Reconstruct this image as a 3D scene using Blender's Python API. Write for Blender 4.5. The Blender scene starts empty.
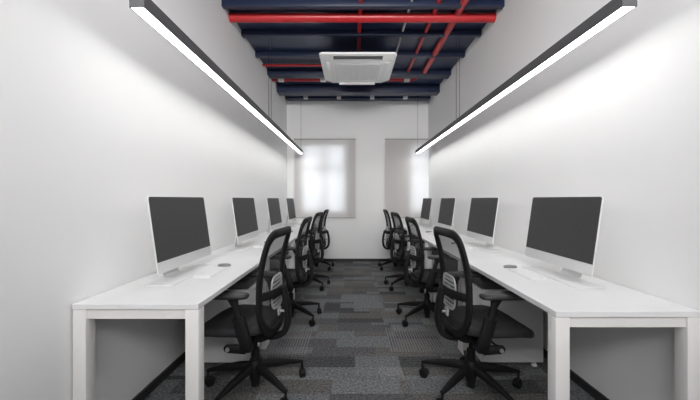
import bpy, bmesh, math, random
from mathutils import Vector, Matrix
random.seed(7)
S = bpy.context.scene
COL = S.collection
PI = math.pi

# ------------------------------------------------------------------ materials
def mat(name, col, rough=0.5, metal=0.0, noise=0.0, nscale=40.0, bump=0.0, bscale=300.0, spec=None):
    m = bpy.data.materials.new(name); m.use_nodes = True
    nt = m.node_tree; b = nt.nodes['Principled BSDF']
    b.inputs['Base Color'].default_value = (*col, 1)
    b.inputs['Roughness'].default_value = rough
    b.inputs['Metallic'].default_value = metal
    if spec is not None: b.inputs['Specular IOR Level'].default_value = spec
    tc = nt.nodes.new('ShaderNodeTexCoord')
    if noise:
        n = nt.nodes.new('ShaderNodeTexNoise'); n.inputs['Scale'].default_value = nscale
        n.inputs['Detail'].default_value = 4
        nt.links.new(tc.outputs['Object'], n.inputs['Vector'])
        r = nt.nodes.new('ShaderNodeMapRange')
        r.inputs['To Min'].default_value = 1 - noise; r.inputs['To Max'].default_value = 1 + noise
        nt.links.new(n.outputs['Fac'], r.inputs['Value'])
        mx = nt.nodes.new('ShaderNodeVectorMath'); mx.operation = 'SCALE'
        mx.inputs[0].default_value = col
        nt.links.new(r.outputs['Result'], mx.inputs['Scale'])
        nt.links.new(mx.outputs['Vector'], b.inputs['Base Color'])
    if bump:
        n2 = nt.nodes.new('ShaderNodeTexNoise'); n2.inputs['Scale'].default_value = bscale
        nt.links.new(tc.outputs['Object'], n2.inputs['Vector'])
        bp = nt.nodes.new('ShaderNodeBump'); bp.inputs['Strength'].default_value = bump
        bp.inputs['Distance'].default_value = 0.002
        nt.links.new(n2.outputs['Fac'], bp.inputs['Height'])
        nt.links.new(bp.outputs['Normal'], b.inputs['Normal'])
    return m

M = {}
M['wall'] = mat('wall_paint', (0.84, 0.837, 0.833), 0.75, noise=0.012, nscale=3, bump=0.05)
M['navy'] = mat('navy_paint', (0.020, 0.032, 0.078), 0.36, noise=0.10, nscale=6)
M['navy_beam'] = mat('navy_beam_paint', (0.014, 0.023, 0.058), 0.42, noise=0.08, nscale=8)
M['red'] = mat('red_pipe_paint', (0.50, 0.022, 0.028), 0.32, noise=0.05, nscale=10)
M['conduit'] = mat('white_conduit', (0.62, 0.60, 0.60), 0.45, noise=0.03)
M['white_plastic'] = mat('white_plastic', (0.90, 0.90, 0.89), 0.4, noise=0.01)
M['grille'] = mat('grille_plastic', (0.80, 0.80, 0.80), 0.5, noise=0.02)
M['slot'] = mat('dark_slot', (0.10, 0.10, 0.105), 0.6, noise=0.05)
M['dark_unit'] = mat('dark_unit', (0.008, 0.009, 0.012), 0.6, noise=0.05)
M['alu'] = mat('dark_aluminium', (0.10, 0.10, 0.105), 0.5, 0.25, noise=0.04, nscale=12)
M['desk'] = mat('white_laminate', (0.73, 0.73, 0.73), 0.42, noise=0.012, nscale=8)
M['leg'] = mat('white_steel', (0.76, 0.745, 0.73), 0.4, noise=0.01)
M['cabinet'] = mat('cabinet_grey', (0.60, 0.60, 0.60), 0.5, noise=0.015)
M['cushion'] = mat('cushion_fabric', (0.085, 0.085, 0.088), 0.9, noise=0.15, nscale=200, bump=0.3)
M['black'] = mat('black_plastic', (0.008, 0.008, 0.0085), 0.55, noise=0.1, nscale=60, spec=.22)
M['pad'] = mat('arm_pad', (0.016, 0.016, 0.017), 0.5, noise=0.08, nscale=60)
M['seat'] = mat('seat_fabric', (0.028, 0.028, 0.030), 0.85, noise=0.2, nscale=250, bump=0.4)
M['chrome'] = mat('brushed_metal', (0.72, 0.72, 0.72), 0.28, 0.9, noise=0.02)
M['lumbar'] = mat('silver_plastic', (0.40, 0.40, 0.40), 0.35, 0.2, noise=0.03)
M['silver'] = mat('silver_shell', (0.72, 0.72, 0.72), 0.38, 0.15, noise=0.012)
M['screen'] = mat('grey_screen', (0.052, 0.052, 0.053), 0.55, noise=0.16, nscale=45, spec=0.25)
M['key'] = mat('white_keys', (0.80, 0.80, 0.80), 0.45, noise=0.01)
M['mouse'] = mat('grey_mouse_shell', (0.22, 0.22, 0.22), 0.35, noise=0.02)
M['dark_trim'] = mat('dark_skirting', (0.022, 0.022, 0.024), 0.6, noise=0.05)
M['frame'] = mat('window_frame', (0.55, 0.55, 0.54), 0.5, noise=0.02)
M['rail'] = mat('blind_rail', (0.42, 0.41, 0.40), 0.5, noise=0.02)

def mesh_fabric():
    m = bpy.data.materials.new('black_mesh_fabric'); m.use_nodes = True
    nt = m.node_tree; b = nt.nodes['Principled BSDF']; out = nt.nodes['Material Output']
    b.inputs['Base Color'].default_value = (0.03, 0.03, 0.031, 1); b.inputs['Roughness'].default_value = 0.8
    t = nt.nodes.new('ShaderNodeBsdfTransparent')
    tc = nt.nodes.new('ShaderNodeTexCoord')
    w = nt.nodes.new('ShaderNodeTexNoise'); w.inputs['Scale'].default_value = 320
    nt.links.new(tc.outputs['Object'], w.inputs['Vector'])
    r = nt.nodes.new('ShaderNodeMapRange'); r.inputs['To Min'].default_value = 0.2; r.inputs['To Max'].default_value = 0.44
    nt.links.new(w.outputs['Fac'], r.inputs['Value'])
    mx = nt.nodes.new('ShaderNodeMixShader')
    nt.links.new(r.outputs['Result'], mx.inputs['Fac'])
    nt.links.new(b.outputs[0], mx.inputs[1]); nt.links.new(t.outputs[0], mx.inputs[2])
    nt.links.new(mx.outputs[0], out.inputs['Surface'])
    return m
M['mesh'] = mesh_fabric()

def blind_mat():
    m = bpy.data.materials.new('roller_blind_fabric'); m.use_nodes = True
    nt = m.node_tree; nt.nodes.remove(nt.nodes['Principled BSDF']); out = nt.nodes['Material Output']
    tc = nt.nodes.new('ShaderNodeTexCoord')
    n = nt.nodes.new('ShaderNodeTexNoise'); n.inputs['Scale'].default_value = 60
    mp = nt.nodes.new('ShaderNodeMapping'); mp.inputs['Scale'].default_value = (1, 1, 0.15)
    nt.links.new(tc.outputs['Object'], mp.inputs['Vector']); nt.links.new(mp.outputs[0], n.inputs['Vector'])
    r = nt.nodes.new('ShaderNodeMapRange'); r.inputs['To Min'].default_value = 0.96; r.inputs['To Max'].default_value = 1.04
    nt.links.new(n.outputs['Fac'], r.inputs['Value'])
    v = nt.nodes.new('ShaderNodeVectorMath'); v.operation = 'SCALE'; v.inputs[0].default_value = (0.72, 0.695, 0.68)
    nt.links.new(r.outputs[0], v.inputs['Scale'])
    d = nt.nodes.new('ShaderNodeBsdfDiffuse'); t = nt.nodes.new('ShaderNodeBsdfTranslucent')
    nt.links.new(v.outputs[0], d.inputs['Color']); t.inputs['Color'].default_value = (0.8, 0.8, 0.82, 1)
    mx = nt.nodes.new('ShaderNodeMixShader'); mx.inputs['Fac'].default_value = 0.30
    nt.links.new(d.outputs[0], mx.inputs[1]); nt.links.new(t.outputs[0], mx.inputs[2])
    nt.links.new(mx.outputs[0], out.inputs['Surface'])
    return m
M['blind'] = blind_mat()

def glass_mat():
    m = bpy.data.materials.new('window_glass'); m.use_nodes = True
    nt = m.node_tree; out = nt.nodes['Material Output']; nt.nodes.remove(nt.nodes['Principled BSDF'])
    t = nt.nodes.new('ShaderNodeBsdfTransparent'); t.inputs['Color'].default_value = (0.93, 0.96, 0.96, 1)
    g = nt.nodes.new('ShaderNodeBsdfGlossy'); g.inputs['Roughness'].default_value = 0.05
    mx = nt.nodes.new('ShaderNodeMixShader'); mx.inputs['Fac'].default_value = 0.06
    nt.links.new(t.outputs[0], mx.inputs[1]); nt.links.new(g.outputs[0], mx.inputs[2])
    nt.links.new(mx.outputs[0], out.inputs['Surface'])
    return m
M['glass'] = glass_mat()

def emit(name, col, strength):
    m = bpy.data.materials.new(name); m.use_nodes = True
    nt = m.node_tree; out = nt.nodes['Material Output']; nt.nodes.remove(nt.nodes['Principled BSDF'])
    e = nt.nodes.new('ShaderNodeEmission'); e.inputs['Color'].default_value = (*col, 1); e.inputs['Strength'].default_value = strength
    nt.links.new(e.outputs[0], out.inputs['Surface'])
    return m
M['lamp'] = emit('pendant_diffuser', (1.0, 0.995, 0.985), 6.7)

def carpet():
    m = bpy.data.materials.new('carpet_planks'); m.use_nodes = True
    nt = m.node_tree; L = nt.links.new; N = nt.nodes.new
    b = nt.nodes['Principled BSDF']; b.inputs['Roughness'].default_value = 0.95
    b.inputs['Specular IOR Level'].default_value = 0.1
    tc = N('ShaderNodeTexCoord')
    def brick(w, h, off, sq, sqf, shift):
        mp = N('ShaderNodeMapping'); mp.inputs['Location'].default_value = shift
        L(tc.outputs['Object'], mp.inputs['Vector'])
        k = N('ShaderNodeTexBrick')
        k.inputs['Color1'].default_value = (0, 0, 0, 1); k.inputs['Color2'].default_value = (1, 1, 1, 1)
        k.inputs['Mortar'].default_value = (0.5, 0.5, 0.5, 1)
        k.inputs['Scale'].default_value = 1.0; k.inputs['Mortar Size'].default_value = 0.0
        k.inputs['Brick Width'].default_value = w; k.inputs['Row Height'].default_value = h
        k.offset = off; k.offset_frequency = 2; k.squash = sq; k.squash_frequency = sqf
        L(mp.outputs[0], k.inputs['Vector'])
        return k.outputs['Color']
    A = brick(0.50, 0.165, 0.37, 1.6, 3, (0.13, 0.05, 0))
    B = brick(0.33, 0.33, 0.61, 1.35, 2, (0.31, 0.0, 0))
    Cc = brick(0.50, 0.50, 0.5, 1.0, 2, (0.12, 0.14, 0))
    def math_(op, a, c, v=None):
        n = N('ShaderNodeMath'); n.operation = op
        for i, x in enumerate((a, c, v)):
            if x is None: continue
            if isinstance(x, (int, float)): n.inputs[i].default_value = x
            else: L(x, n.inputs[i])
        return n.outputs[0]
    bw = []
    for c in (A, B, Cc):
        g = N('ShaderNodeRGBToBW'); L(c, g.inputs[0]); bw.append(g.outputs[0])
    mixv = math_('ADD', math_('MULTIPLY', bw[0], 0.55), math_('MULTIPLY', bw[1], 0.45))
    ramp = N('ShaderNodeValToRGB'); ramp.color_ramp.interpolation = 'CONSTANT'
    els = ramp.color_ramp.elements
    cols = [(0.0, (0.066, 0.067, 0.069)), (0.20, (0.095, 0.096, 0.099)), (0.34, (0.146, 0.151, 0.156)),
            (0.46, (0.118, 0.115, 0.110)), (0.58, (0.165, 0.169, 0.173)), (0.70, (0.136, 0.130, 0.124)), (0.82, (0.195, 0.198, 0.200))]
    els[0].position = 0; els[0].color = (*cols[0][1], 1)
    els[1].position = cols[1][0]; els[1].color = (*cols[1][1], 1)
    for p, c in cols[2:]:
        e = els.new(p); e.color = (*c, 1)
    L(mixv, ramp.inputs[0])
    # striped planks: thin pale yarn lines running into the room
    sx = N('ShaderNodeSeparateXYZ'); L(tc.outputs['Object'], sx.inputs[0])
    st = math_('GREATER_THAN', math_('FRACT', math_('MULTIPLY', sx.outputs[0], 44.0), None), 0.62)
    def rect_(x0, x1, y0, y1):
        a = math_('MULTIPLY', math_('GREATER_THAN', sx.outputs[0], x0), math_('LESS_THAN', sx.outputs[0], x1))
        c = math_('MULTIPLY', math_('GREATER_THAN', sx.outputs[1], y0), math_('LESS_THAN', sx.outputs[1], y1))
        return math_('MULTIPLY', a, c)
    sel = math_('ADD', math_('ADD', rect_(-.86, -.36, 2.62, 3.12), rect_(.30, .80, 2.67, 3.17)), rect_(-.36, -.11, 4.62, 5.12))
    stripe = math_('MULTIPLY', st, sel)
    # yarn speckle
    n1 = N('ShaderNodeTexNoise'); n1.inputs['Scale'].default_value = 62; n1.inputs['Detail'].default_value = 4
    n1.inputs['Roughness'].default_value = 0.8
    L(tc.outputs['Object'], n1.inputs['Vector'])
    sp = N('ShaderNodeMapRange'); sp.inputs['From Min'].default_value = 0.3; sp.inputs['From Max'].default_value = 0.7
    sp.inputs['To Min'].default_value = 0.1; sp.inputs['To Max'].default_value = 1.9
    L(n1.outputs['Fac'], sp.inputs['Value'])
    sc = N('ShaderNodeVectorMath'); sc.operation = 'SCALE'
    L(ramp.outputs[0], sc.inputs[0]); L(sp.outputs[0], sc.inputs['Scale'])
    mx = N('ShaderNodeMix'); mx.data_type = 'RGBA'
    L(stripe, mx.inputs['Factor']); L(sc.outputs[0], mx.inputs['A']); mx.inputs['B'].default_value = (0.19, 0.186, 0.19, 1)
    L(mx.outputs['Result'], b.inputs['Base Color'])
    bp = N('ShaderNodeBump'); bp.inputs['Strength'].default_value = 0.5; bp.inputs['Distance'].default_value = 0.004
    L(n1.outputs['Fac'], bp.inputs['Height']); L(bp.outputs[0], b.inputs['Normal'])
    return m
M['carpet'] = carpet()

# ------------------------------------------------------------------ mesh helpers
def bx(bm, x0, x1, y0, y1, z0, z1, bev=0.0, seg=2):
    vs = [bm.verts.new((x, y, z)) for x in (x0, x1) for y in (y0, y1) for z in (z0, z1)]
    f = [(0, 1, 3, 2), (4, 6, 7, 5), (0, 4, 5, 1), (2, 3, 7, 6), (0, 2, 6, 4), (1, 5, 7, 3)]
    fs = [bm.faces.new([vs[i] for i in q]) for q in f]
    if bev:
        es = list({e for q in fs for e in q.edges})
        bmesh.ops.bevel(bm, geom=es, offset=bev, segments=seg, affect='EDGES', profile=0.5)
    return bm

def loft(bm, rings, caps=True, closed=False):
    R = [[bm.verts.new(p) for p in r] for r in rings]
    n = len(R[0]); k = len(R)
    for i in range(k if closed else k - 1):
        a, b = R[i], R[(i + 1) % k]
        for j in range(n):
            bm.faces.new((a[j], a[(j + 1) % n], b[(j + 1) % n], b[j]))
    if caps and not closed:
        bm.faces.new(R[0][::-1]); bm.faces.new(R[-1])
    return bm

def sweep(bm, pts, size, seg=10, closed=False, up=(0, 1, 0), pw=2.0):
    """tube along pts; size: r, (w,h) or a list of these; w lies along 'up' projected off the tangent."""
    P = [Vector(p) for p in pts]; n = len(P); rings = []
    up = Vector(up)
    for i, p in enumerate(P):
        if closed: t = P[(i + 1) % n] - P[i - 1]
        else: t = P[min(i + 1, n - 1)] - P[max(i - 1, 0)]
        t.normalize()
        a = up - t * up.dot(t)
        if a.length < 1e-4: a = Vector((1, 0, 0)) - t * t.x
        a.normalize(); b = t.cross(a)
        s = size[i] if isinstance(size, list) else size
        w, h = (s, s) if isinstance(s, (int, float)) else s
        ring = []
        for j in range(seg):
            q = 2 * PI * j / seg; c, d = math.cos(q), math.sin(q)
            c = math.copysign(abs(c) ** (2 / pw), c); d = math.copysign(abs(d) ** (2 / pw), d)
            ring.append(p + a * (w * c) + b * (h * d))
        rings.append(ring)
    return loft(bm, rings, True, closed)

def cyl(bm, p0, p1, r0, r1=None, seg=16):
    r1 = r0 if r1 is None else r1
    return sweep(bm, [p0, p1], [r0, r1], seg)

def lathe(bm, prof, seg=20, c=(0, 0)):
    rings = [[(c[0] + r * math.cos(2 * PI * j / seg), c[1] + r * math.sin(2 * PI * j / seg), z) for j in range(seg)] for r, z in prof]
    return loft(bm, rings)

def spline(ctrl, n=6):
    P = [Vector(p) for p in ctrl]; out = []
    for i in range(len(P) - 1):
        p0, p1, p2, p3 = P[max(i - 1, 0)], P[i], P[i + 1], P[min(i + 2, len(P) - 1)]
        for k in range(n):
            t = k / n
            out.append(0.5 * ((2 * p1) + (p2 - p0) * t + (2 * p0 - 5 * p1 + 4 * p2 - p3) * t * t + (3 * p1 - p0 - 3 * p2 + p3) * t ** 3))
    out.append(P[-1]); return out

def obj(name, bm, m, parent=None, smooth=True, angle=35, loc=None):
    bmesh.ops.recalc_face_normals(bm, faces=bm.faces)
    me = bpy.data.meshes.new(name); bm.to_mesh(me); bm.free()
    if smooth:
        for p in me.polygons: p.use_smooth = True
        me.set_sharp_from_angle(angle=math.radians(angle))
    me.materials.append(M[m] if isinstance(m, str) else m)
    o = bpy.data.objects.new(name, me); COL.objects.link(o)
    if parent: o.parent = parent
    if loc: o.location = loc
    return o

def B(): return bmesh.new()

def thing(name, label, cat, loc=(0, 0, 0), rz=0, group=None):
    o = bpy.data.objects.new(name, None); COL.objects.link(o)
    o.empty_display_size = 0.1
    o.location = loc; o.rotation_euler = (0, 0, rz)
    return tag(o, label, cat, group)

def tag(o, label, cat, group=None):
    o['label'] = label; o['category'] = cat
    if group: o['group'] = group
    return o

def struct(name, bm, m, parent=None, smooth=False):
    o = obj(name, bm, m, parent, smooth)
    if parent is None: o['kind'] = 'structure'
    return o

KIDS = {}
def kids(o): return [c for c in bpy.data.objects if c.parent == o]
def dup(root, loc, rz, label, group=None):
    r = root.copy(); COL.objects.link(r); r.location = loc; r.rotation_euler = (0, 0, rz)
    r['label'] = label
    for ch in kids(root):
        c = ch.copy(); COL.objects.link(c); c.parent = r
        for g in kids(ch):
            d = g.copy(); COL.objects.link(d); d.parent = c
    return r

# ------------------------------------------------------------------ room
XL, XR, YB, YN, ZC = -1.258, 1.47, 6.56, -1.6, 3.12
struct('floor', bx(B(), XL - .1, XR + .1, YN - .1, YB + .3, -.1, 0), 'carpet')
struct('ceiling', bx(B(), XL - .1, XR + .1, YN - .1, YB + .3, ZC, ZC + .12), 'navy')
struct('wall_left', bx(B(), XL - .1, XL, YN - .1, YB + .3, 0, ZC), 'wall')
struct('wall_right', bx(B(), XR, XR + .1, YN - .1, YB + .3, 0, ZC), 'wall')
struct('wall_front', bx(B(), XL, XR, YN - .1, YN, 0, ZC), 'wall')
# end wall with two window openings
WZ0, WZ1 = 0.95, 2.24
WA0, WA1 = -0.965, -0.135
WB0, WB1 = 1.12, XR
bm = B(); T = .26
bx(bm, XL, XR, YB, YB + T, 0, WZ0); bx(bm, XL, XR, YB, YB + T, WZ1, ZC)
bx(bm, XL, WA0, YB, YB + T, WZ0, WZ1); bx(bm, WA1, WB0, YB, YB + T, WZ0, WZ1)
struct('wall_back', bm, 'wall')
def window(n, x0, x1, mull):
    bm = B(); y0, y1 = YB + .04, YB + .09; w = .035
    bx(bm, x0, x1, y0, y1, WZ0, WZ0 + w); bx(bm, x0, x1, y0, y1, WZ1 - w, WZ1)
    bx(bm, x0, x0 + w, y0, y1, WZ0 + w, WZ1 - w); bx(bm, x1 - w, x1, y0, y1, WZ0 + w, WZ1 - w)
    for m_ in mull: bx(bm, m_ - .03, m_ + .03, y0, y1, WZ0 + w, WZ1 - w)
    xs = [x0 + w] + [v for m_ in mull for v in (m_ - .03, m_ + .03)] + [x1 - w]
    for i in range(0, len(xs), 2): bx(bm, xs[i], xs[i + 1], y0, y1, 1.77, 1.83)
    f = struct('window_%d' % n, bm, 'frame')
    obj('pane', bx(B(), x0 + w, x1 - w, y0 + .02, y0 + .028, WZ0 + w, WZ1 - w), 'glass', f, False)
window(1, WA0, WA1, [-.545]); window(2, WB0, WB1, [])

def blind(x0, x1, label):
    t = thing('roller_blind', label, 'blind', ((x0 + x1) / 2, YB, .833), group='roller blinds on the end wall')
    h = (x1 - x0) / 2; ht = 1.525
    bm = B(); nx = 2; ys = []
    bx(bm, -h, h, -.034, -.0325, .012, ht - .02)
    obj('fabric', bm, 'blind', t, False)
    obj('bottom_bar', bx(B(), -h, h, -.042, -.026, 0, .014, .004), 'rail', t)
    obj('cassette', bx(B(), -h, h, -.046, -.001, ht - .022, ht, .004), 'rail', t)
    for s in (-1, 1):
        obj('bracket', bx(B(), s * (h - .007) - .006, s * (h - .007) + .006, -.05, -.0005, ht - .03, ht + .004, .002), 'rail', t)
blind(-1.11, .068, 'pale roller blind lit from behind by a cross-barred window, beyond the left desks')
blind(.637, XR - .0015, 'pale roller blind beside the right wall, behind the end of the right desks')

# dark skirting
struct('baseboard_left', bx(B(), XL, XL + .014, YN, YB, 0, .055), 'dark_trim')
struct('baseboard_right', bx(B(), XR - .014, XR, YN, YB, 0, .055), 'dark_trim')
struct('baseboard_back', bx(B(), XL + .014, XR - .014, YB - .014, YB, 0, .05), 'dark_trim')
struct('baseboard_front', bx(B(), XL + .014, XR - .014, YN, YN + .014, 0, .05), 'dark_trim')

# ------------------------------------------------------------------ ceiling: beams, pipes, boxes
def beam(y0, w, z0, label):
    bm = B(); bx(bm, XL + .001, XR - .001, y0, y0 + w, z0, ZC, .004)
    tag(obj('ceiling_beam', bm, 'navy_beam'), label, 'beam', 'navy beams across the ceiling')
beam(3.27, .06, 3.055, 'dark navy ceiling beam nearest the camera, just before the thick red pipe')
beam(3.85, .06, 3.055, 'dark navy ceiling beam in front of the air conditioner, just beyond the thick red pipe')
beam(4.41, .06, 3.052, 'slim dark navy ceiling beam passing over the middle of the air conditioner')
beam(5.03, .17, 3.04, 'broad dark navy ceiling beam between the two thin red cross pipes')
beam(5.68, .20, 2.985, 'deepest navy ceiling beam, hanging beyond the last red cross pipe')
beam(6.37, .18, 3.085, 'navy ceiling beam tight against the end wall')

def pipe(name, pts, r, m, label, cat, group, collars=()):
    t = thing(name, label, cat, pts[0], 0, group)
    o0 = Vector(pts[0])
    q = [Vector(p) - o0 for p in pts]
    obj('tube', sweep(B(), q, r, 18, up=(0, 0, 1)), m, t)
    for c in collars:
        c = Vector(c) - o0
        d = (q[-1] - q[0]).normalized() * .022
        obj('coupling', cyl(B(), c - d, c + d, r + .006, seg=18), m, t)
    return t
GP = 'red pipes under the ceiling'
pipe('ceiling_pipe', [(XL + .002, 3.5, 3.066), (XR - .002, 3.5, 3.066)], .055 - .009, 'red', 'thick red pipe crossing the ceiling from wall to wall', 'pipe', GP)
pipe('ceiling_pipe', [(XL + .002, 4.79, 3.085), (.40, 4.79, 3.085)], .018, 'red', 'thinnest red cross pipe, running from the left wall behind the air conditioner', 'pipe', GP)
pipe('ceiling_pipe', [(XL + .002, 5.36, 3.085), (.93, 5.36, 3.085), (1.0, 5.33, 3.095), (1.02, 5.26, 3.1)], .031, 'red', 'red cross pipe with white boxes, farthest from the camera', 'pipe', GP)
pipe('ceiling_pipe', [(1.075, 1.2, 3.088), (1.075, 5.03, 3.088)], .037, 'red', 'thick red pipe running lengthwise, nearest the right wall', 'pipe', GP)
pipe('ceiling_pipe', [(.835, 1.2, 3.097), (.835, 5.03, 3.097)], .022, 'red', 'slim red pipe running lengthwise between the white conduit and the thick red pipe', 'pipe', GP)
pipe('ceiling_pipe', [(.083, 1.2, 3.097), (.083, 4.3, 3.097)], .022, 'red', 'red pipe running lengthwise into the top of the air conditioner', 'pipe', GP)
pipe('ceiling_conduit', [(.575, 1.2, 3.106), (.575, 4.6, 3.106)], .012, 'conduit', 'thin white conduit running lengthwise under the navy ceiling', 'conduit', None)
for i, (x, y, z0, lb) in enumerate([
        (-.862, 6.332, 3.064, 'at the far left, before the end wall'), (-.243, 6.332, 3.064, 'left of centre, before the end wall'),
        (.376, 6.332, 3.064, 'right of centre, before the end wall'), (.995, 6.332, 3.064, 'at the far right, before the end wall')]):
    t = thing('ceiling_spotlight', 'small white square ceiling spotlight ' + lb, 'spotlight', (x, y, z0), group='small white spotlights on the last beam')
    obj('housing', bx(B(), -.038, .038, -.037, .037, 0, .055, .005), 'white_plastic', t)
    obj('lens', lathe(B(), [(.022, -.003), (.022, .001)]), 'grille', t)
for x, lb in ((-1.115, 'near the left wall'), (-.455, 'just left of the air conditioner'), (.865, 'right of the air conditioner')):
    bm = B(); bx(bm, -.045, .045, -.037, .037, -.034, .031, .006)
    o = obj('junction_box', bm, 'white_plastic', None, True, loc=(x, 5.36, 3.085))
    tag(o, 'small white box clamped on the far red cross pipe ' + lb, 'box', 'white boxes on the far red pipe')

# air conditioner
ac = thing('air_conditioner', 'white square ceiling cassette air conditioner hanging under the navy ceiling', 'air conditioner', (.07, 4.325, 2.838))
hw, hd = .444, .475
sl = (-.285, .285, -hd + .045, -hd + .15)
# chamfered corners outline
pts = [(-hw + .03, -hd), (hw - .03, -hd), (hw, -hd + .03), (hw, hd - .1), (hw - .1, hd), (-hw + .1, hd), (-hw, hd - .1), (-hw, -hd + .03)]
bm = B()
loft(bm, [[(x, y, .026) for x, y in pts], [(x, y, .005) for x, y in pts], [(x * .985, y * .985, 0) for x, y in pts]])
obj('panel', bm, 'white_plastic', ac, True, 30)
# near louvre: dark strip stands in for shade in the open throat; tilted vane
obj('air_slot', bx(B(), sl[0], sl[1], sl[2], sl[3], -.0045, .004), 'slot', ac, False)
bm = B()
y = (sl[2] + sl[3]) / 2
loft(bm, [[(x, y + .020, -.012), (x, y + .028, -.006), (x, y + .026, -.004), (x, y + .018, -.010)] for x in (sl[0] + .01, sl[1] - .01)])
obj('louvre', bm, 'grille', ac, False)
bm = B(); bx(bm, -.25, .25, hd - .045, hd + .02, -.022, -.004, .004); obj('louvre', bm, 'white_plastic', ac)
for s in (-1, 1):
    bm = B(); bx(bm, s * .36 - .022, s * .36 + .022, -.24, .3, -.008, .002, .003); o = obj('louvre', bm, 'white_plastic', ac)
    bm = B(); bx(bm, s * .325 - .004, s * .325 + .004, -.24, .3, -.003, .002); obj('air_slot', bm, 'grille', ac)
    bm = B(); cyl(bm, (s * .385, -.32, -.003), (s * .385, -.32, .003), .013, seg=16); obj('screw_cap', bm, 'grille', ac)
bm = B(); gx, gy0, gy1 = .275, -.21, .36
bx(bm, -gx, gx, gy0, gy1, -.006, .0)
n = 26
for i in range(n):
    yy = gy0 + .012 + (gy1 - gy0 - .024) * i / (n - 1)
    bx(bm, -gx + .012, gx - .012, yy - .0045, yy + .0045, -.010, -.006)
for i in range(7):
    xx = -gx + .02 + (2 * gx - .04) * i / 6
    bx(bm, xx - .003, xx + .003, gy0 + .01, gy1 - .01, -.011, -.006)
obj('intake_grille', bm, 'grille', ac, False)
bm = B(); bx(bm, -.33, .33, -.02, .40, .026, .195, .02); obj('body', bm, 'dark_unit', ac)
for sx in (-1, 1):
    for yy in (.14, .26):
        obj('hanger_rod', cyl(B(), (sx * .24, yy, .19), (sx * .24, yy, .2815), .006, seg=8), 'chrome', ac)

# ------------------------------------------------------------------ pendant lights
def pendant(xc, zb, label):
    y0, y1 = 1.50, 6.38
    t = thing('linear_pendant_light', label, 'pendant light', (xc, y0, zb), group='long pendant lights above the desks')
    L_ = y1 - y0; h, w, th = .064, .033, .004
    bm = B()
    bx(bm, -w, -w + th, 0, L_, 0, h); bx(bm, w - th, w, 0, L_, 0, h)
    bx(bm, -w + th, w - th, 0, L_, h - th, h)
    bx(bm, -w + th, w - th, 0, th, 0, h - th); bx(bm, -w + th, w - th, L_ - th, L_, 0, h - th)
    obj('housing', bm, 'alu', t, False)
    obj('diffuser', bx(B(), -w + th, w - th, th, L_ - th, .003, .009), 'lamp', t, False)
    for yy in (.06, L_ / 2 - .06, L_ / 2 + .06, L_ - .04):
        c = obj('cable', cyl(B(), (0, yy, h), (0, yy, ZC - zb - .001), .0022, seg=6), 'dark_unit', t)
        obj('ceiling_cap', lathe(B(), [(.014, ZC - zb - .02), (.016, ZC - zb - .001)], 12, (0, yy)), 'dark_unit', c)
pendant(-.950, 2.045, 'long dark linear pendant light hanging over the left row of desks')
pendant(1.226, 2.05, 'long dark linear pendant light hanging over the right row of desks')

# ------------------------------------------------------------------ desks
HD = .73
def desk(x_in, x_out, y0, y1, label, grp):
    s = 1 if x_out > x_in else -1
    t = thing('desk', label, 'desk', (x_in, y0, 0), 0, grp)
    D = abs(x_out - x_in); Ln = y1 - y0 - .002
    X = lambda v: s * v
    def b_(bm, a, b, *r, **k): return bx(bm, min(X(a), X(b)), max(X(a), X(b)), *r, **k)
    obj('tabletop', b_(B(), 0, D, 0, Ln, HD - .025, HD, bev=.0015, seg=1), 'desk', t, False)
    for px in (.0, D - .062):
        for py in (.002, Ln - .062):
            obj('leg', b_(B(), px, px + .06, py, py + .06, 0.0, HD - .0255, bev=.003, seg=2), 'leg', t)
    bm = B()
    b_(bm, .06, D - .062, .012, .052, HD - .07, HD - .0255); b_(bm, .06, D - .062, Ln - .052, Ln - .012, HD - .07, HD - .0255)
    b_(bm, D - .05, D - .02, .062, Ln - .062, HD - .07, HD - .0255)
    obj('under_frame', bm, 'leg', t, False)
    return t
ORD = ['nearest the camera', 'second from the camera', 'third from the camera', 'farthest, by the end wall']
LEN = 1.255
LY, RY = 1.52, 1.42
LIN, RIN = -.687, .852
for i in range(4):
    desk(LIN, XL + .004, LY + i * LEN, LY + (i + 1) * LEN, 'white desk along the left wall, ' + ORD[i], 'white desks in two rows')
    desk(RIN, XR - .004, RY + i * LEN, RY + (i + 1) * LEN, 'white desk along the right wall, ' + ORD[i], 'white desks in two rows')

# pedestals with cushion tops, one under the far end of each desk
def make_pedestal(label, loc, rz):
    t = thing('pedestal_cabinet', label, 'cabinet', loc, rz, 'cushion-topped cabinets under the desks')
    # local: front faces -x, from x=0 back to +.44 ; y from 0 to .30 (mirrored by rotation)
    D, W = .44, .292
    bm = B(); bx(bm, .016, D, -W / 2, W / 2, .04, .555, .003); obj('carcass', bm, 'cabinet', t)
    z = .043
    for h in (.255, .125, .125):
        d = obj('drawer', bx(B(), 0, .0155, -W / 2 + .001, W / 2 - .001, z, z + h, .002), 'cabinet', t)
        obj('handle', bx(B(), -.008, .0, -.05, .05, z + h - .022, z + h - .014, .002), 'chrome', d)
        z += h + .003
    bm = B(); bx(bm, .004, D - .002, -W / 2 + .003, W / 2 - .003, .5555, .625, .018, 3); obj('cushion', bm, 'cushion', t)
    for px in (.045, D - .045):
        for py in (-W / 2 + .04, W / 2 - .04):
            obj('foot', lathe(B(), [(.02, 0), (.02, .01), (.014, .012), (.014, .041)], 14, (px, py)), 'grille', t)
    return t
pedL = None
PO = ['under the desk nearest the camera', 'under the second desk from the camera', 'under the third desk from the camera', 'under the farthest desk, by the end wall']
for i in range(4):
    lb = 'grey cushion-topped cabinet, left row, ' + PO[i]
    loc = (-.73, 2.556 + i * LEN, 0)
    if pedL is None: pedL = make_pedestal(lb, loc, PI)
    else: dup(pedL, loc, PI, lb)
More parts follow.
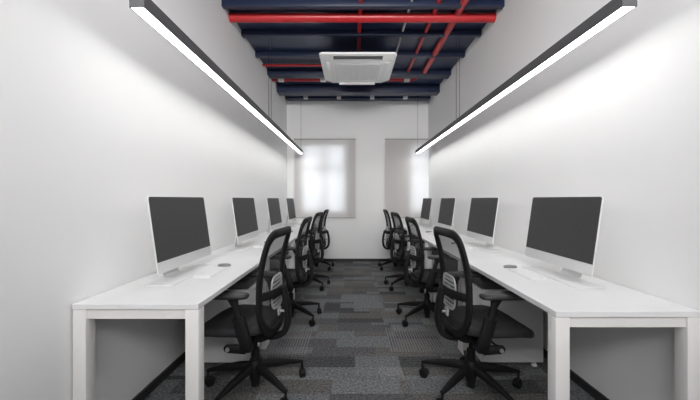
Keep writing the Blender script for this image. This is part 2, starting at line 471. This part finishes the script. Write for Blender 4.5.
for i in range(4):
    dup(pedL, (.918, 2.558 + i * LEN, 0), 0, 'grey cushion-topped cabinet, right row, ' + PO[i])

# ------------------------------------------------------------------ computers
def make_monitor(label, loc, rz):
    # faces +x locally; origin on the desk under the lower edge of the display
    t = thing('computer_monitor', label, 'monitor', loc, rz, 'silver desktop computers with grey screens')
    W, H, z0, tilt = .672, .416, .072, math.radians(8)
    def P(u, v, d):  # u across (y), v up the display, d out of the face (+ towards the user)
        return (math.cos(tilt) * d - math.sin(tilt) * v, u, z0 + math.cos(tilt) * v + math.sin(tilt) * d)
    def rr(w, h, r, k=5):
        out = []
        for cx, cy, a0 in ((w / 2 - r, h - r, 0), (-w / 2 + r, h - r, 90), (-w / 2 + r, r, 180), (w / 2 - r, r, 270)):
            for i in range(k + 1):
                a = math.radians(a0 + 90 * i / k); out.append((cx + r * math.cos(a), cy + r * math.sin(a)))
        return out
    o = rr(W, H, .014)
    cen = (0, H / 2)
    def ring(f, d): return [P(cen[0] + (u - cen[0]) * f, cen[1] + (v - cen[1]) * f, d) for u, v in o]
    obj('housing', loft(B(), [ring(.996, .0), ring(1, -.001), ring(1, -.006), ring(.9, -.014), ring(.55, -.03), ring(.25, -.036)]), 'silver', t)
    # screen glass down to the silver chin
    sc = [(u * .988, max(v, 0) * .988 + .0025) for u, v in o]
    chin = .062
    top = [q for q in sc if q[1] > H / 2]
    poly = top + [(-W / 2 * .988, chin), (W / 2 * .988, chin)]
    obj('screen', loft(B(), [[P(u, v, .0002) for u, v in poly], [P(u, v, .0014) for u, v in poly]]), 'screen', t, False)
    # full-width bent sheet stand
    f = [(.045, .0), (.045, .004), (-.10, .006), (-.118, .012), (-.128, .03), (-.105, .14), (-.085, .215), (-.079, .213),
         (-.099, .138), (-.121, .030), (-.112, .016), (-.10, .0)]
    f = [(.045, .0), (.045, .0045), (-.098, .0065), (-.112, .013), (-.118, .03), (-.088, .19), (-.094, .19), (-.125, .03), (-.117, .009), (-.10, .0)]
    obj('stand', loft(B(), [[(x, y, z) for x, z in f] for y in (-.09, .09)]), 'silver', t, True, 50)
    obj('foot', bx(B(), -.11, .048, -.285, .285, 0, .005, .002), 'silver', t)
    bm = B(); cyl(bm, P(0, H * .5, -.03), (-.104, 0, .17), .022, seg=14); obj('hinge', bm, 'silver', t)
    return t
mon = None
MX_L, MX_R = -1.012, 1.222
WO = ['on the nearest desk', 'on the second desk from the camera', 'on the third desk from the camera', 'on the farthest desk, by the blind']
for i in range(4):
    lb = 'grey-screened silver computer, left row, ' + WO[i]
    loc = (MX_L, 2.115 + i * 1.25, HD)
    if mon is None: mon = make_monitor(lb, loc, 0)
    else: dup(mon, loc, 0, lb)
for i in range(4):
    dup(mon, (MX_R, 2.07 + i * 1.235, HD), PI, 'grey-screened silver computer, right row, ' + WO[i])

def make_keyboard(label, loc, rz):
    t = thing('keyboard', label, 'keyboard', loc, rz, 'slim white keyboards')
    # user sits on +x side; y along the keys
    w, l = .052, .142
    bm = B()
    loft(bm, [[(w, y, 0), (w, y, .004), (-w, y, .012), (-w, y, 0)] for y in (-l, l)])
    obj('case', bm, 'silver', t, False)
    bm = B()
    for r in range(5):
        x = w - .016 - r * .0195; z = .004 + (w - x) / (2 * w) * .008
        n = 13
        for c in range(n):
            if r == 0 and 3 <= c <= 8: continue
            y = -l + .012 + (2 * l - .024) * c / (n - 1)
            bx(bm, x - .0083, x + .0083, y - .0093, y + .0093, z - .001, z + .0022)
        if r == 0: bx(bm, x - .0083, x + .0083, -.068, .05, z - .001, z + .0022)
    obj('keys', bm, 'key', t, False)
    return t
def make_mouse(label, loc, rz):
    t = thing('computer_mouse', label, 'mouse', loc, rz, 'grey mice beside the keyboards')
    def ell(a, b, z): return [(.86 * a * math.cos(2 * PI * j / 20), .86 * b * math.sin(2 * PI * j / 20), .75 * z) for j in range(20)]
    obj('base', loft(B(), [ell(.050, .026, 0), ell(.052, .028, .006)]), 'slot', t)
    obj('shell', loft(B(), [ell(.0545, .030, .0062), ell(.054, .0295, .012), ell(.046, .025, .019), ell(.03, .016, .0225), ell(.01, .005, .0235)]), 'mouse', t)
    return t
kb = ms = None
for i in range(4):
    for side in (0, 1):
        lb = ('left row, ', 'right row, ')[side] + WO[i]
        kl = ((-.90, 2.175 + i * 1.25, HD), (1.09, 2.12 + i * 1.235, HD))[side]
        ml = ((-.895, 2.385 + i * 1.25, HD), (1.085, 2.33 + i * 1.235, HD))[side]
        rz = (0, PI)[side]
        if kb is None:
            kb = make_keyboard('slim white keyboard, ' + lb, kl, rz); ms = make_mouse('small grey mouse, ' + lb, ml, rz)
        else:
            dup(kb, kl, rz, 'slim white keyboard, ' + lb); dup(ms, ml, rz, 'small grey mouse, ' + lb)

# ------------------------------------------------------------------ chairs
def make_chair(label, loc, rz):
    # faces +x locally, origin on the floor under the column
    t = thing('office_chair', label, 'chair', loc, rz, 'black mesh-back office chairs')
    # star base
    obj('hub', lathe(B(), [(.0, .055), (.03, .06), (.036, .10), (.045, .12), (.046, .165), (.034, .19), (.0, .192)], 22), 'black', t)
    for k in range(5):
        a = 2 * PI * k / 5; c, s = math.cos(a), math.sin(a)
        pts = [(c * r, s * r, z) for r, z in ((.02, .148), (.10, .142), (.20, .126), (.275, .110), (.318, .101))]
        obj('leg', sweep(B(), pts, [(.022, .026), (.022, .025), (.019, .020), (.016, .014), (.013, .009)], 12, up=(-s, c, 0), pw=3.2), 'black', t)
        cx, cy = c * .315, s * .315
        q = random.uniform(0, 2 * PI); qc, qs = math.cos(q), math.sin(q)
        ox, oy = cx - qs * .012, cy + qc * .012
        bm = B(); cyl(bm, (cx, cy, .05), (cx, cy, .104), .008, seg=10)
        arc = [(ox - qs * .031 * math.cos(v), oy + qc * .031 * math.cos(v), .029 + .031 * math.sin(v)) for v in [math.radians(x) for x in range(10, 186, 25)]]
        sweep(bm, arc, (.012, .0035), 8, up=(qc, qs, 0), pw=4)
        cs = obj('caster', bm, 'black', t)
        for e in (-1, 1):
            bm = B(); d = .011 * e
            p = lambda w: (ox + qc * w, oy + qs * w, .0275)
            sweep(bm, [p(d - .008), p(d - .006), p(d + .006), p(d + .008)], [.022, .0275, .0275, .022], 20, up=(0, 0, 1))
            obj('wheel', bm, 'black', cs)
    obj('gas_column', lathe(B(), [(.0, .022), (.024, .024), (.026, .06), (.026, .255), (.0245, .26), (.014, .262), (.014, .36)], 20), 'black', t)
    # mechanism under the seat
    bm = B()
    def rect(x, w, z0, z1): return [(x, -w, z0), (x, w, z0), (x, w * 1.06, z1), (x, -w * 1.06, z1)]
    loft(bm, [rect(-.12, .055, .345, .375), rect(-.07, .075, .325, .387), (rect(.05, .08, .325, .39)), rect(.13, .06, .355, .392)])
    bmesh.ops.bevel(bm, geom=list(bm.edges), offset=.006, segments=2, affect='EDGES')
    obj('mechanism', bm, 'black', t)
    # seat cushion
    def ring(sc, z, n=40):
        out = []
        for j in range(n):
            q = 2 * PI * j / n; c, s = math.cos(q), math.sin(q)
            x = math.copysign(abs(c) ** (2 / 3.4), c) * .228; y = math.copysign(abs(s) ** (2 / 3.4), s) * .237
            x = x * sc; y = y * sc * (1 - .08 * max(0, -x / .228))
            X = .105 + x
            dz = -.045 * max(0, (X - .17) / .165) ** 2 + .012 * (y / .25) ** 2 * sc
            out.append((X, y, z + dz))
        return out
    obj('seat', loft(B(), [ring(.80, .398), ring(.95, .402), ring(1.0, .416), ring(1.0, .436), ring(.97, .449), ring(.88, .455), ring(.6, .452), ring(.25, .448)]), 'seat', t, True, 60)
    # back: curved profile, rounded outline
    Z0, Z1 = .395, .995
    def px(z): return -.122 - .42 * max(0, z - .66) ** 2 * 1.35 - .22 * max(0, .66 - z) ** 2
    def hw_(z):
        tt = (z - (Z0 + Z1) / 2) / ((Z1 - Z0) / 2); tt = max(-1, min(1, tt))
        base = .205 - .010 * tt * tt - .008 * tt
        rt, rb = .058, .15
        if z > Z1 - rt: return base - rt + math.sqrt(max(0, rt * rt - (z - Z1 + rt) ** 2))
        if z < Z0 + rb: return base - rb + math.sqrt(max(0, rb * rb - (Z0 + rb - z) ** 2))
        return base
    def bp(y, z): return Vector((px(z) + .40 * y * y, y, z))
    side = []
    n = 44
    for i in range(n + 1):
        tt = -math.cos(PI * i / n); z = (Z0 + Z1) / 2 + tt * (Z1 - Z0) / 2
        side.append((hw_(z), z))
    loop = [bp(w, z) for w, z in side] + [bp(-w, z) for w, z in side[::-1]]
    # even spacing
    P = loop + [loop[0]]; acc = [0]
    for i in range(len(P) - 1): acc.append(acc[-1] + (P[i + 1] - P[i]).length)
    R = []; N_ = 88; k = 0
    for i in range(N_):
        d = acc[-1] * i / N_
        while acc[k + 1] < d: k += 1
        f = (d - acc[k]) / max(1e-9, acc[k + 1] - acc[k]); R.append(P[k].lerp(P[k + 1], f))
    bm = B()
    obj('back_frame', sweep(bm, R, (.015, .026), 10, closed=True, up=(1, 0, 0), pw=2.8), 'black', t)
    bm = B(); rows = []
    for i in range(21):
        z = Z0 + .012 + (Z1 - Z0 - .024) * i / 20; w = hw_(z)
        rows.append([bm.verts.new(bp(w * (j / 6 - 1), z)) for j in range(13)])
    for a, b in zip(rows, rows[1:]):
        for j in range(12): bm.faces.new((a[j], a[j + 1], b[j + 1], b[j]))
    obj('back_mesh', bm, 'mesh', t)
    # rear spine and cross bar
    sp = spline([(-.06, 0, .352), (-.12, 0, .342), (-.185, 0, .366), (-.212, 0, .44), (-.207, 0, .55), (-.184, 0, .648)], 5)
    obj('spine', sweep(B(), sp, [(.045 - .012 * i / (len(sp) - 1), .017) for i in range(len(sp))], 12, up=(0, 1, 0), pw=3.5), 'black', t)
    zc = .635
    cb = [bp(y, zc) + Vector((-.055 * (1 - (y / .2) ** 2) ** .8 if abs(y) < .2 else 0, 0, 0)) for y in [(-.2 + .4 * i / 16) for i in range(17)]]
    obj('cross_bar', sweep(B(), cb, (.026, .011), 10, up=(0, 0, 1), pw=3.5), 'black', t)
    # lumbar pad: slotted silver plate just behind the mesh
    bm = B(); zz0, zz1, w = .53, .725, .095
    def lp(y, z, o=-.022): return bp(y, z) + Vector((o, 0, 0))
    out = [lp(y, z) for y, z in [(w * math.copysign(abs(math.cos(q)) ** .5, math.cos(q)), (zz0 + zz1) / 2 + (zz1 - zz0) / 2 * math.copysign(abs(math.sin(q)) ** .5, math.sin(q))) for q in [2 * PI * i / 36 for i in range(36)]]]
    sweep(bm, out, (.005, .009), 8, closed=True, up=(1, 0, 0), pw=3)
    for i in range(7):
        z = zz0 + .024 + (zz1 - zz0 - .048) * i / 6
        sweep(bm, [lp(-w + .004 + 2 * (w - .004) * j / 6, z) for j in range(7)], (.0085, .0035), 8, up=(0, 0, 1), pw=3)
    obj('lumbar_pad', bm, 'lumbar', t)
    bm = B()
    sweep(bm, [(-.158, -.02, .50), (-.158, .02, .50)], (.026, .006), 10, up=(0, 0, 1), pw=4)
    sweep(bm, [(-.204, 0, .50), (-.145, 0, .50)], (.008, .008), 8, up=(0, 0, 1))
    obj('lumbar_bracket', bm, 'lumbar', t)
    # arms
    for s in (-1, 1):
        bm = B()
        sweep(bm, spline([(.0, s * .06, .36), (-.03, s * .17, .352), (-.045, s * .245, .36), (-.055, s * .272, .40), (-.035, s * .276, .475), (-.015, s * .276, .545)], 5),
              [(.032, .020)] * 11 + [(.035, .021)] * 15, 12, up=(1, 0, 0), pw=3)
        sweep(bm, [(.075, s * .262, .372), (.066, s * .262, .369), (.045, s * .262, .366), (-.05, s * .262, .366)], [(.008, .006), (.02, .012), (.024, .014), (.026, .017)], 12, up=(0, 0, 1), pw=2.6)
        ar = obj('armrest', bm, 'black', t)
        obj('arm_post', sweep(B(), [(-.022, s * .276, .52), (.004, s * .276, .61), (.02, s * .272, .652)], [(.019, .012), (.019, .012), (.03, .018)], 12, up=(1, 0, 0), pw=3), 'black', ar)
        bm = B()
        def pr(f, z, sh=0):
            o_ = []
            for j in range(28):
                q = 2 * PI * j / 28; c, d = math.cos(q), math.sin(q)
                o_.append((.08 + sh + f * .150 * math.copysign(abs(c) ** .6, c), s * .268 + f * .052 * math.copysign(abs(d) ** .6, d), z - .012 * c ** 2 * (1 if c > 0 else .3)))
            return o_
        loft(bm, [pr(.8, .652), pr(.97, .656), pr(1, .666), pr(.97, .676), pr(.8, .681), pr(.4, .682)])
        obj('arm_pad', bm, 'pad', ar, True, 60)
        obj('pivot_cap', cyl(B(), (.048, s * .274, .366), (.048, s * .283, .366), .012, .010, 16), 'chrome', ar)
    obj('height_lever', sweep(B(), [(.06, -.07, .36), (.07, -.17, .352), (.085, -.2, .35)], [(.006, .006), (.006, .006), (.018, .005)], 8, up=(1, 0, 0)), 'black', t)
    return t
CO = ['nearest the camera', 'second from the camera', 'third from the camera', 'farthest, beside the blind']
ch = None
for i, d in enumerate((0, 3, -2, 2)):
    lb = 'black mesh-back office chair on casters, left row, ' + CO[i]
    loc = (-.612, 2.15 + i * 1.25, 0); rz = PI + math.radians(-6 + d)
    if ch is None: ch = make_chair(lb, loc, rz)
    else: dup(ch, loc, rz, lb)
for i, d in enumerate((0, -2, 2, -3)):
    dup(ch, (.748, 2.138 + i * 1.248, 0), math.radians(5.5 + d), 'black mesh-back office chair on casters, right row, ' + CO[i])

# ------------------------------------------------------------------ light
W = bpy.data.worlds.new('daylight'); S.world = W; W.use_nodes = True
W.node_tree.nodes['Background'].inputs['Color'].default_value = (0.93, 0.96, 1.0, 1)
W.node_tree.nodes['Background'].inputs['Strength'].default_value = 5.5
def area(name, loc, rot, sx, sy, e, col=(1, 1, 1)):
    l = bpy.data.lights.new(name, 'AREA'); l.shape = 'RECTANGLE'; l.size = sx; l.size_y = sy; l.energy = e; l.color = col
    o = bpy.data.objects.new(name, l); COL.objects.link(o); o.location = loc; o.rotation_euler = rot
    return o
area('ceiling_fill', (.1, 1.3, 3.06), (0, 0, 0), 1.2, 2.4, 6)  # added soft fill under the ceiling, out of view; no fixture there
area('rear_fill', (.1, -1.55, 2.62), (PI / 2, 0, 0), 2.5, .8, 29, (1, .99, .98)).data.spread = math.radians(110)  # added fill light high behind the camera; that wall has no opening
for x0, x1 in ((WA0, WA1), (WB0, WB1)):
    p = area('daylight_portal', ((x0 + x1) / 2, YB + .2, (WZ0 + WZ1) / 2), (-PI / 2, 0, 0), x1 - x0, WZ1 - WZ0, 1)
    p.data.cycles.is_portal = True

# ------------------------------------------------------------------ camera
cam = bpy.data.cameras.new('camera'); co = bpy.data.objects.new('camera', cam); COL.objects.link(co)
co.location = (0, 0, 1.2); co.rotation_euler = (PI / 2, 0, 0)
cam.sensor_width = 36; cam.sensor_fit = 'HORIZONTAL'; cam.lens = 340 / 700 * 36
cam.shift_x = -2 / 700; cam.shift_y = -1 / 700; cam.clip_start = .02
S.camera = co
S.view_settings.view_transform = 'Standard'; S.view_settings.look = 'None'
S.view_settings.gamma = 1; S.view_settings.exposure = 1.28; S.view_settings.use_curve_mapping = False
S.cycles.use_denoising = True
S.cycles.max_bounces = 10; S.cycles.diffuse_bounces = 6; S.cycles.transparent_max_bounces = 12
S.cycles.sample_clamp_indirect = 6
